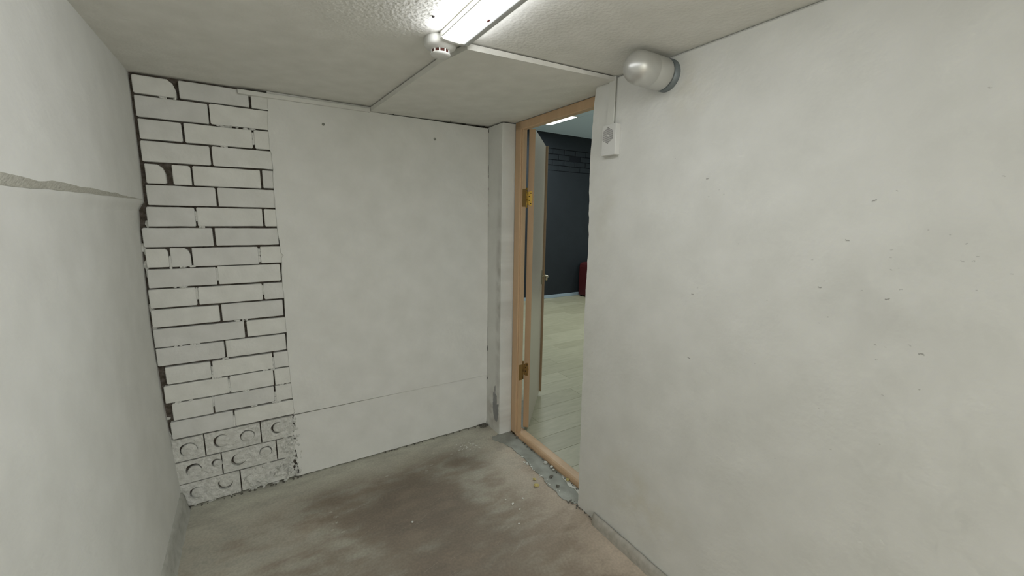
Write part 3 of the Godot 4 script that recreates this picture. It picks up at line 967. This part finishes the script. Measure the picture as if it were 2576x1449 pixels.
# ------------------------------------------------------------------ the hall beyond the door
func build_hall() -> void:
	var f := thing("floor_hall", Vector3(1.98, 0, 0), "pale grey oak laminate floor in the hall beyond the door", "floor", "", "structure")
	var st := mb()
	box(st, Vector3(1.98, -0.15, -3.95), Vector3(9.2, -0.0085, 4.45))
	obj("underlay", st, M.hall_wall, f)
	var protos := []
	for k in 4:
		st = mb()
		box(st, Vector3(0, -0.008, 0), Vector3(1.288, 0, 0.1915), 0.0012)
		st.generate_normals()
		var m := st.commit()
		m.surface_set_material(0, M.planks[k])
		protos.append(m)
	for r in 30:
		var z := 1.54 - 0.1925 * (r + 1)
		if z < HALL_Z - 0.2:
			break
		var x := 2.0 - fposmod(r * 0.47, 1.1)
		while x < 7.4:
			var lo := 1.99
			if x + 1.289 > lo and not (z > 0.3 and x > 3.6) and not (z > -1.2 and x > 5.0):
				var o := MeshInstance3D.new()
				o.name = "plank"
				o.mesh = protos[rng.randi() % 4]
				var cut := maxf(0.0, lo - x)
				f.add_child(o, true)
				o.position = Vector3(x + cut - 1.98, 0, z)
				o.scale = Vector3((1.288 - cut) / 1.288, 1, 1)
			x += 1.2895
	var wl := thing("wall_hall", Vector3(2, 0, HALL_Z), "navy painted wall of the hall with bare brick courses near its top", "wall", "", "structure")
	st = mb()
	box(st, Vector3(1.98, -0.1, HALL_Z - 0.2), Vector3(9.2, 3.3, HALL_Z - 0.02))
	obj("backing", st, M.navy_gap, wl)
	st = mb()
	box(st, Vector3(1.98, -0.1, HALL_Z - 0.03), Vector3(9.2, 2.455, HALL_Z), 0.004)
	box(st, Vector3(1.98, 2.86, HALL_Z - 0.03), Vector3(9.2, 3.2, HALL_Z - 0.003), 0.004)
	box(st, Vector3(1.98, 2.455, HALL_Z - 0.03), Vector3(4.9, 2.86, HALL_Z - 0.003))
	box(st, Vector3(6.60, 2.455, HALL_Z - 0.03), Vector3(9.2, 2.86, HALL_Z - 0.003))
	obj("plaster_face", st, M.navy, wl)
	for r in 4:
		for k in 7:
			var x := 4.9 + 0.27 * k - 0.135 * (r % 2)
			var x0 := maxf(4.905, x)
			var x1 := minf(6.595, x + 0.262)
			if x1 - x0 < 0.05 or (r == 2 and k == 3):
				continue
			st = mb()
			plate(st, brick_outline(x0, x1, 2.46 + 0.1 * r, 2.555 + 0.1 * r, 0.008), Transform3D(), HALL_Z - rng.randf_range(0.003, 0.012), HALL_Z - 0.025, 0.003)
			obj("brick", st, M.navy, wl)
	var c := thing("ceiling_hall", Vector3(2, HALL_H, 0), "blue grey smooth ceiling of the hall", "ceiling", "", "structure")
	st = mb()
	box(st, Vector3(1.9, HALL_H + 0.005, -3.95), Vector3(9.3, HALL_H + 0.15, 4.45))
	obj("slab", st, M.hall_wall, c)
	for i in 5: # the wide plates of the ceiling, with fine joints
		for j in 4:
			st = mb()
			box(st, Vector3(2.0 + 1.44 * i, HALL_H, -3.82 + 2.07 * j), Vector3(2.0 + 1.44 * i + 1.432, HALL_H + 0.012, -3.82 + 2.07 * j + 2.062), 0.003)
			obj("ceiling_panel", st, M.hall_ceiling, c)
	var b := thing("baseboard_hall", Vector3(2, 0, HALL_Z), "pale blue grey skirting along the foot of the navy wall", "baseboard", "", "structure")
	st = mb()
	box(st, Vector3(1.99, 0.0, HALL_Z), Vector3(9.1, 0.065, HALL_Z + 0.016), 0.004)
	obj("skirting", st, M.hall_skirting, b)
	var e := thing("wall_hall_end", Vector3(9.2, 0, 0), "grey end wall of the hall out of sight", "wall", "", "structure")
	st = mb()
	box(st, Vector3(9.1, -0.15, -3.95), Vector3(9.3, 3.3, 4.45))
	obj("plaster_face", st, M.hall_wall, e)
	var e2 := thing("wall_hall_side", Vector3(5, 0, 4.3), "grey side wall of the hall out of sight", "wall", "", "structure")
	st = mb()
	box(st, Vector3(1.9, -0.15, 4.3), Vector3(9.3, 3.3, 4.45))
	obj("plaster_face", st, M.hall_wall, e2)
	var k := 0
	for p in HALL_PANELS:
		var words: String = ["square glowing ceiling panel seen through the doorway above the navy wall", "added unseen glowing panel that brightens the hall, nearer the door", "added unseen glowing panel that brightens the hall, deep inside it"][k]
		var l := thing("ceiling_light", Vector3(p.x, HALL_H, p.y), words, "lamp", "square panels on the hall ceiling")
		st = mb()
		box(st, Vector3(p.x - 0.335, HALL_H - 0.018, p.y - 0.35), Vector3(p.x + 0.335, HALL_H - 0.0005, p.y + 0.35), 0.004)
		obj("frame", st, M.white_plastic, l)
		st = mb()
		box(st, Vector3(p.x - 0.315, HALL_H - 0.022, p.y - 0.33), Vector3(p.x + 0.315, HALL_H - 0.014, p.y + 0.33), 0.003)
		obj("diffuser", st, M.panel_glow, l)
		k += 1
	# the red block that peeps out beside the wall edge
	var r := thing("red_ottoman", Vector3(6.3, 0, -3.5), "dark red block with rounded top against the navy wall, half hidden by the white wall", "furniture")
	st = mb(true)
	var prof := PackedVector2Array()
	for q in [[6.02, 0.03], [6.012, 0.3], [6.018, 0.6], [6.03, 0.655], [6.06, 0.685], [6.12, 0.695], [6.4, 0.695], [6.46, 0.685], [6.49, 0.655], [6.5, 0.6], [6.505, 0.3], [6.5, 0.03]]:
		prof.append(Vector2(q[0], q[1]))
	st = mb()
	plate(st, prof, Transform3D(Basis(), Vector3(0, 0, 0)), -3.32, -3.74, 0.03, false, true)
	obj("cushion", st, M.red, r)
	st = mb()
	for q in [[6.05, -3.70], [6.05, -3.36], [6.46, -3.70], [6.46, -3.36]]:
		st = mb()
		box(st, Vector3(q[0] - 0.015, 0, q[1] - 0.015), Vector3(q[0] + 0.015, 0.035, q[1] + 0.015), 0.004)
		obj("foot", st, M.dark_hole, r)


# ------------------------------------------------------------------ the door
func build_door() -> void:
	var d := thing("door_1", Vector3(1.94, 0, 0.2), "beech coloured door frame with its narrow leaf swung open into the hall", "door", "", "structure")
	var x0 := 1.936
	var st := mb()
	# far jamb: a face board and the stop behind it
	box(st, Vector3(x0, 0.0, 0.1955), Vector3(x0 + 0.036, 2.186, 0.262), 0.004)
	box(st, Vector3(x0 + 0.008, 0.02, 0.258), Vector3(x0 + 0.0405, 2.15, 0.277), 0.003)
	obj("jamb", st, M.frame, d)
	st = mb()
	box(st, Vector3(x0 + 0.016, 0.0, 0.190), Vector3(x0 + 0.034, 2.186, 0.1965))  # dark strips added to keep the frame gap dark and block hall light
	box(st, Vector3(x0 + 0.016, 2.184, 0.190), Vector3(x0 + 0.034, 2.192, 1.14))
	obj("gap_blocker", st, M.gap, d, false, "dark strip added in the gap round the frame to stop hall light")
	st = mb()
	box(st, Vector3(x0 + 0.0385, 0.03, 0.205), Vector3(x0 + 0.05, 2.15, 0.262), 0.002)
	obj("rebate", st, M.edge_band, d, false, "darker inner rebate of the jamb")
	st = mb()
	box(st, Vector3(x0, 0.0, 1.08), Vector3(x0 + 0.044, 2.186, 1.14), 0.004)
	obj("jamb", st, M.frame, d)
	st = mb()
	box(st, Vector3(x0, 2.136, 0.196), Vector3(x0 + 0.044, 2.187, 1.14), 0.004)
	obj("head", st, M.frame, d)
	# the sill: a board with a rounded nose
	st = mb(true)
	var prof := PackedVector2Array()
	for q in [[0.0, 0.0], [0.0, 0.014], [0.004, 0.023], [0.011, 0.030], [0.022, 0.034], [0.05, 0.035], [0.068, 0.033], [0.078, 0.028], [0.083, 0.018], [0.084, 0.0]]:
		prof.append(Vector2(q[0], q[1]))
	st = mb()
	extrude(st, prof, Vector3(x0, 0.0, 0.194), Vector3(1, 0, 0), Vector3(0, 1, 0), Vector3(0, 0, 0.94))
	obj("sill", st, M.sill, d, false, "rounded wooden sill, worn pale at its near end")
	# the leaf: hinge edge towards the room, swung well past a right angle
	var p0 := Vector3(2.020, 0, 0.236)
	var dir := LEAF_DIR.normalized()
	var nrm := Vector3(-dir.z, 0, dir.x) # the face seen from the room
	if nrm.x < 0.0:
		nrm = -nrm
	var t := Transform3D(Basis(dir, Vector3.UP, nrm), p0)
	var len := LEAF_LEN
	st = mb()
	box(st, Vector3(0.003, 0.034, 0.0), Vector3(len, 2.152, 0.039), 0.001, t)
	var leaf := obj("door_leaf", st, M.leaf, d, false, "pale grey door leaf seen nearly edge on")
	st = mb()
	box(st, Vector3(0.0, 0.034, -0.001), Vector3(0.004, 2.153, 0.040), 0.001, t)
	obj("hinge_edge", st, M.frame, leaf, false, "beech coloured edge of the leaf")
	st = mb()
	box(st, Vector3(len - 0.002, 0.034, -0.003), Vector3(len + 0.008, 2.152, 0.058), 0.003, t)
	obj("edge_strip", st, M.edge_band, leaf, false, "tan closing strip on the lock edge")
	# handle: plate, neck and lever
	st = mb()
	box(st, Vector3(len - 0.055, 1.02, 0.039), Vector3(len - 0.02, 1.14, 0.044), 0.002, t)
	lathe(st, [Vector2(0.012, 0.0), Vector2(0.012, 0.006), Vector2(0.008, 0.009), Vector2(0.008, 0.05), Vector2(0, 0.05)], t * Transform3D(Basis(Vector3(1, 0, 0), Vector3(0, 0, 1), Vector3(0, -1, 0)), Vector3(len - 0.037, 1.09, 0.043)), 12)
	box(st, Vector3(len - 0.145, 1.08, 0.083), Vector3(len - 0.027, 1.098, 0.097), 0.006, t)
	box(st, Vector3(len - 0.150, 1.066, 0.080), Vector3(len - 0.128, 1.096, 0.098), 0.006, t)
	obj("lever_handle", st, M.nickel, leaf, false, "worn nickel lever handle")
	# hinges
	for y in [1.705, 0.488]:
		var metal: Material = M.brass if y > 1.0 else M.brass_dull
		var hg := Node3D.new()
		hg.name = "hinge"
		d.add_child(hg, true)
		hg.position = Vector3(2.0, y, 0.24) - d.position
		st = mb(true)
		for s in [[-0.065, -0.008], [-0.005, 0.052], [0.0545, 0.068]]:
			lathe(st, [Vector2(0, s[0]), Vector2(0.0055, s[0]), Vector2(0.0055, s[1]), Vector2(0, s[1])], Transform3D(Basis(), Vector3(2.001, y, 0.247)), 12)
		obj("knuckle", st, metal, hg)
		# plate on the leaf's edge, a trapezium with four screws
		var tf := t * Transform3D(Basis(Vector3(0, 0, 1), Vector3(0, 1, 0), Vector3(-1, 0, 0)), Vector3(-0.0005, y, 0))
		st = mb()
		var pl := PackedVector2Array()
		for q in [[-0.014, -0.036], [0.018, -0.050], [0.028, -0.046], [0.031, 0.0], [0.028, 0.046], [0.018, 0.050], [-0.014, 0.036]]:
			pl.append(Vector2(q[0], q[1]))
		plate(st, pl, tf, 0.0022, -0.001, 0.0006)
		obj("leaf_plate", st, metal, hg)
		st = mb()
		for q in [[0.019, 0.034], [0.008, 0.013], [0.008, -0.013], [0.019, -0.034]]:
			box(st, Vector3(q[0] - 0.0032, q[1] - 0.0032, 0.002), Vector3(q[0] + 0.0032, q[1] + 0.0032, 0.0028), 0.0012, tf)
		obj("screw_heads", st, M.dark_hole, hg)
		# plate let into the jamb
		st = mb()
		box(st, Vector3(x0 + 0.010, y - 0.058, 0.2768), Vector3(x0 + 0.040, y + 0.058, 0.2782), 0.0006)
		obj("jamb_plate", st, M.brass_dull, hg)


const LEAF_DIR := Vector3(0.432, 0, -0.469)
const LEAF_LEN := 0.66


# ------------------------------------------------------------------ beads at the foot of the walls
func build_baseboards() -> void:
	var l := thing("baseboard_left", Vector3.ZERO, "lumpy painted mortar bead along the foot of the left wall", "baseboard", "", "structure")
	var st := mb(true)
	var n := 46
	var prev := []
	var nz := FastNoiseLite.new()
	nz.seed = 12
	nz.frequency = 5.0
	for k in n + 1:
		var z := lerpf(0.012, 2.6, pow(float(k) / n, 1.4))
		var e := nz.get_noise_1d(z * 1.7) * 0.006
		var off := -0.006
		var ring := []
		for q in [[-0.02, 0.115], [0.001, 0.105], [0.008, 0.088], [0.012, 0.06], [0.016, 0.03], [0.022, 0.008], [0.030, -0.006]]:
			ring.append(Vector3(q[0] + off + e * (1.0 if q[0] > 0.005 else 0.2), q[1] + e * 0.6 * (1.0 if q[1] > 0.02 else 0.0), z))
		if k > 0:
			for j in ring.size() - 1:
				quad(st, prev[j], prev[j + 1], ring[j + 1], ring[j], Vector3(1, 0.5, 0))
		else:
			for j in range(1, ring.size() - 1):
				tri(st, ring[0], ring[j], ring[j + 1], Vector3(0, 0, -1))
		prev = ring
	obj("mortar_bead", st, M.bead, l)
	var r := thing("baseboard_right", Vector3(W, 0, 1.2), "short rounded skirting board painted with the right wall", "baseboard", "", "structure")
	st = mb(true)
	prev = []
	n = 60
	for k in n + 1:
		var z := lerpf(1.192, 3.2, pow(float(k) / n, 1.3))
		var e := nz.get_noise_1d(z * 2.0 + 50.0) * 0.003
		var endr := 0.4 if k == 0 else (0.85 if k == 1 else 1.0)
		var ring := []
		for q in [[-0.0035, 0.02], [-0.0035, 0.049], [-0.006, 0.051], [-0.017, 0.0505], [-0.023, 0.046], [-0.027, 0.038], [-0.030, 0.025], [-0.032, 0.010], [-0.032, -0.008]]:
			ring.append(Vector3(W + (q[0] + e) * (endr if k < 2 else 1.0), q[1] * (1.0 if k > 0 else 0.92) + e * 0.4, z))
		if k > 0:
			for j in ring.size() - 1:
				quad(st, prev[j], prev[j + 1], ring[j + 1], ring[j], Vector3(-1, 0.5, 0))
		else:
			for j in range(1, ring.size() - 1):
				tri(st, ring[0], ring[j], ring[j + 1], Vector3(0, 0, -1))
		prev = ring
	obj("skirting", st, M.board_paint, r)
	var t := thing("trim_1", Vector3(0.7, 2.18, 0.01), "thin white batten under the ceiling along the top of the brick wall", "trim", "", "structure")
	st = mb()
	box(st, Vector3(0.409, 2.165, -0.02), Vector3(1.05, 2.186, 0.021), 0.0015)
	obj("batten", st, M.trim_paint, t)


# ------------------------------------------------------------------ fittings of the room
func build_lamp(cx: float, z0: float, words: String) -> void:
	var z1 := z0 + 1.222
	var l := thing("strip_lamp", Vector3(cx, H, (z0 + z1) * 0.5), words, "lamp", "strip lamps along the ceiling")
	var st := mb()
	box(st, Vector3(cx - 0.055, H - 0.019, z0), Vector3(cx + 0.045, H - 0.0008, z1), 0.0015)
	obj("housing", st, M.white_plastic, l)
	# the slightly domed glowing cover
	var prof := PackedVector2Array()
	for q in [[-0.052, 0.017], [-0.0525, 0.021], [-0.048, 0.0245], [-0.03, 0.027], [-0.01, 0.0275], [0.01, 0.027], [0.026, 0.0255], [0.030, 0.023], [0.030, 0.017]]:
		prof.append(Vector2(cx + q[0], H - q[1]))
	st = mb()
	extrude(st, prof, Vector3(0, 0, z0 + 0.012), Vector3(1, 0, 0), Vector3(0, 1, 0), Vector3(0, 0, z1 - z0 - 0.024))
	obj("diffuser", st, M.lamp_glow, l)
	for z in [z0, z1 - 0.014]:
		prof = PackedVector2Array()
		for q in [[-0.056, 0.0005], [-0.056, 0.022], [-0.05, 0.027], [-0.03, 0.0295], [0.01, 0.0298], [0.03, 0.028], [0.034, 0.024], [0.034, 0.0005]]:
			prof.append(Vector2(cx + q[0], H - q[1]))
		st = mb()
		extrude(st, prof, Vector3(0, 0, z), Vector3(1, 0, 0), Vector3(0, 1, 0), Vector3(0, 0, 0.014))
		obj("end_cap", st, M.white_plastic, l)
	# the opaque ribbed rail along its right edge
	st = mb()
	prof = PackedVector2Array()
	for q in [[0.030, 0.001], [0.030, 0.027], [0.033, 0.0285], [0.037, 0.0255], [0.041, 0.0275], [0.045, 0.0245], [0.050, 0.025], [0.054, 0.021], [0.054, 0.001]]:
		prof.append(Vector2(cx + q[0], H - q[1]))
	extrude(st, prof, Vector3(0, 0, z0 - 0.003), Vector3(1, 0, 0), Vector3(0, 1, 0), Vector3(0, 0, z1 - z0 + 0.006))
	obj("edge_rail", st, M.rail, l, false, "grey ribbed rail along the right edge")
	st = mb()
	box(st, Vector3(cx + 0.012, H - 0.0295, z0 + 0.207), Vector3(cx + 0.018, H - 0.026, z0 + 0.222), 0.001)
	obj("clip", st, M.slot, l)


func build_detector() -> void:
	var at := Vector3(1.043, H, 1.101)
	var d := thing("smoke_detector", at, "round white smoke detector on the ceiling at the lamp's end", "detector")
	var t := Transform3D(Basis(), at)
	var st := mb(true)
	lathe(st, [Vector2(0, -0.001), Vector2(0.054, -0.001), Vector2(0.0555, -0.005), Vector2(0.0555, -0.025), Vector2(0.053, -0.030), Vector2(0.046, -0.034), Vector2(0.037, -0.0385), Vector2(0.0, -0.0385)], t, 40)
	obj("base", st, M.white_plastic, d)
	st = mb(true)
	lathe(st, [Vector2(0.030, -0.037), Vector2(0.030, -0.051), Vector2(0, -0.051)], t, 28)
	obj("sensor_chamber", st, M.slot, d, false, "dark reddish openings")
	for k in 10:
		var a := TAU * k / 10 + 0.15
		st = mb()
		box(st, Vector3(-0.0024, -0.051, 0.027), Vector3(0.0024, -0.037, 0.034), 0.0006, t * Transform3D(Basis(Vector3.UP, a), Vector3.ZERO))
		obj("cage_bar", st, M.white_plastic, d)
	st = mb(true)
	lathe(st, [Vector2(0.0, -0.0492), Vector2(0.033, -0.0492), Vector2(0.0355, -0.051), Vector2(0.035, -0.0535), Vector2(0.027, -0.058), Vector2(0.014, -0.060), Vector2(0.0, -0.0605)], t, 32)
	obj("cap", st, M.white_plastic, d)


func build_duct() -> void:
	var yc := 2.1295
	var zc := 1.452
	var r := 0.0585
	var d := thing("ventilation_duct", Vector3(W, yc, zc), "stubby round white vent pipe with domed end sticking out of the wall under the ceiling", "pipe")
	# lathe axis along -x
	var t := Transform3D(Basis(Vector3(0, 0, 1), Vector3(-1, 0, 0.0), Vector3(0, -1, 0)), Vector3(W, yc, zc))
	var st := mb(true)
	lathe(st, [Vector2(0, -0.05), Vector2(r + 0.0005, -0.05), Vector2(r + 0.0005, 0.026), Vector2(r - 0.003, 0.0285), Vector2(r - 0.006, 0.028)], t, 48)
	obj("collar", st, M.zinc, d, false, "dull grey metal collar at the wall")
	st = mb(true)
	var prof := [Vector2(r - 0.006, 0.024), Vector2(r - 0.005, 0.033), Vector2(r - 0.001, 0.035), Vector2(r, 0.038), Vector2(r, 0.105), Vector2(r - 0.0008, 0.107), Vector2(r, 0.109), Vector2(r, 0.158)]
	for k in range(1, 11):
		var a := PI / 2 * k / 10.0
		prof.append(Vector2(r * cos(a), 0.158 + r * 1.05 * sin(a)))
	lathe(st, prof, t, 48)
	obj("pipe", st, M.duct, d)


func build_speaker_box() -> void:
	var lo := Vector3(1.811, 1.861, 1.138)
	var hi := Vector3(W, 1.994, 1.2225)
	var b := thing("wall_speaker", Vector3(W, 1.93, 1.18), "small white wall speaker with a hexagonal grille beside the doorway", "speaker")
	var st := mb()
	box(st, lo, hi, 0.0015)
	obj("body", st, M.white_plastic, b)
	# hexagonal field of fine slots in the front
	var t := Transform3D(Basis(Vector3(0, 0, 1), Vector3(0, 1, 0), Vector3(-1, 0, 0)), Vector3(1.811, 1.947, 1.1745))
	var rad := 0.036
	st = mb()
	for k in 17:
		var y := -rad * 0.94 + rad * 1.88 * k / 16.0
		var half := minf(rad * 0.866, (rad - absf(y)) * 1.732)
		if half < 0.003:
			continue
		var n := 11
		for j in n:
			var xa := -half + 2.0 * half * j / n
			var xb := -half + 2.0 * half * (j + 0.72) / n
			if absf(xa) < 0.003 and absf(y) < 0.003:
				continue
			box(st, Vector3(xa, y - 0.0009, -0.001), Vector3(xb, y + 0.0009, 0.0004), 0.0, t)
	obj("grille", st, M.gap, b, false, "hexagon of fine dark slots")
	var c := thing("cable_trunking", Vector3(W, 2.1, 1.167), "narrow white cable trunking running up from the speaker to the ceiling", "trunking")
	st = mb()
	box(st, Vector3(1.8275, 1.9945, 1.149), Vector3(W, 2.199, 1.187), 0.001)
	obj("cover", st, M.trim_paint, c)
	st = mb()
	box(st, Vector3(1.8325, 1.9945, 1.1865), Vector3(1.8375, 2.198, 1.1885), 0.0005)
	obj("snap_lip", st, M.cement, c)


func build_debris() -> void:
	var list := [
		["foam_crumb", 1.738, 0.81, 0.012, "foam", "yellowish foam crumb on the concrete, largest of the crumbs near the sill"],
		["foam_crumb", 1.763, 0.755, 0.009, "foam", "pale yellow foam crumb just beyond the largest one"],
		["foam_crumb", 1.929, 0.867, 0.011, "foam", "cream foam crumb pressed against the near end of the wooden sill"],
		["plaster_chip", 1.917, 0.655, 0.010, "chip_white", "white plaster chip on the grey cement strip, midway along the sill"],
		["plaster_chip", 1.925, 0.712, 0.009, "chip_white", "white plaster chip touching the sill beside two others"],
		["plaster_chip", 1.918, 0.74, 0.007, "chip_white", "small white plaster chip nearest the cream foam crumb"],
		["plaster_chip", 1.517, 0.82, 0.005, "chip_white", "tiny white chip on the concrete, first of the row in the open floor"],
		["plaster_chip", 1.534, 0.869, 0.007, "chip_white", "white chip on the concrete, largest of the row in the open floor"],
		["plaster_chip", 1.505, 0.835, 0.004, "chip_white", "tiniest white speck beside the row of chips in the open floor"],
		["plaster_chip", 1.605, 0.861, 0.006, "chip_white", "white chip on its own between the row and the sill"],
		["plaster_chip", 1.483, 1.013, 0.005, "chip_white", "white chip lying nearest the viewer on the right of the stain"],
		["plaster_chip", 1.011, 0.718, 0.006, "chip_white", "lone white chip in the middle of the dark floor stain"],
		["plaster_chip", 1.545, 0.925, 0.005, "chip_white", "white chip at the near end of the row in the open floor"],
		["stone_chip", 1.862, 0.79, 0.010, "chip_grey", "dark grey stone chip on the cement strip left of the cream foam"],
		["stone_chip", 1.842, 0.88, 0.009, "chip_grey", "dark grey stone chip at the near edge of the cement strip"],
		["stone_chip", 1.925, 0.30, 0.008, "chip_grey", "dark chip in the far corner between jamb and sill"],
	]
	for e in list:
		var s: float = e[3] * (1.35 if e[1] > 1.7 else 1.1)
		var groups := {"foam_crumb": "foam crumbs by the sill", "plaster_chip": "plaster chips on the floor", "stone_chip": "stone chips by the sill"}
		var o := thing(e[0], Vector3(e[1], 0.0, e[2]), e[5], "debris", groups[e[0]])
		var st := mb()
		var base := 0.004 if e[1] > 1.83 else 0.0
		lump(st, Vector3(e[1], base + s * 0.42, e[2]), Vector3(s, s * 0.5, s * 0.75), 0.3)
		obj("crumb", st, M[e[4]], o)
	# grit swept into the corners
	var g := thing("grit", Vector3(1.84, 0, 0.5), "dark grit and flakes in the corners by the sill and along the wall foot", "grit", "", "stuff")
	var st := mb()
	for k in 26:
		lump(st, Vector3(1.80 + rng.randf_range(-0.03, 0.035), rng.randf_range(0.0, 0.012), rng.randf_range(0.005, 0.05)), Vector3.ONE * rng.randf_range(0.003, 0.008), 0.4)
	for k in 34:
		lump(st, Vector3(1.932 - rng.randf_range(0.0, 0.012), 0.005, rng.randf_range(0.2, 0.98)), Vector3.ONE * rng.randf_range(0.002, 0.005), 0.4)
	for k in 16:
		lump(st, Vector3(1.836 + rng.randf_range(-0.03, 0.012), 0.002, rng.randf_range(1.01, 1.08)), Vector3(1, 0.6, 1) * rng.randf_range(0.002, 0.007), 0.4)
	for k in 22:
		lump(st, Vector3(1.838 + rng.randf_range(-0.008, 0.001), 0.001, rng.randf_range(1.06, 1.19)), Vector3(0.5, 0.5, 1.5) * rng.randf_range(0.002, 0.005), 0.4)
	for k in 30:
		lump(st, Vector3(rng.randf_range(0.0, 0.58), 0.002, rng.randf_range(0.0, 0.012)), Vector3.ONE * rng.randf_range(0.002, 0.006), 0.4)
	for k in 20:
		lump(st, Vector3(rng.randf_range(1.05, 1.8), 0.002, rng.randf_range(0.0, 0.008)), Vector3(0.008, 0.003, 0.003), 0.4)
	obj("flakes", st, M.chip_grey, g)
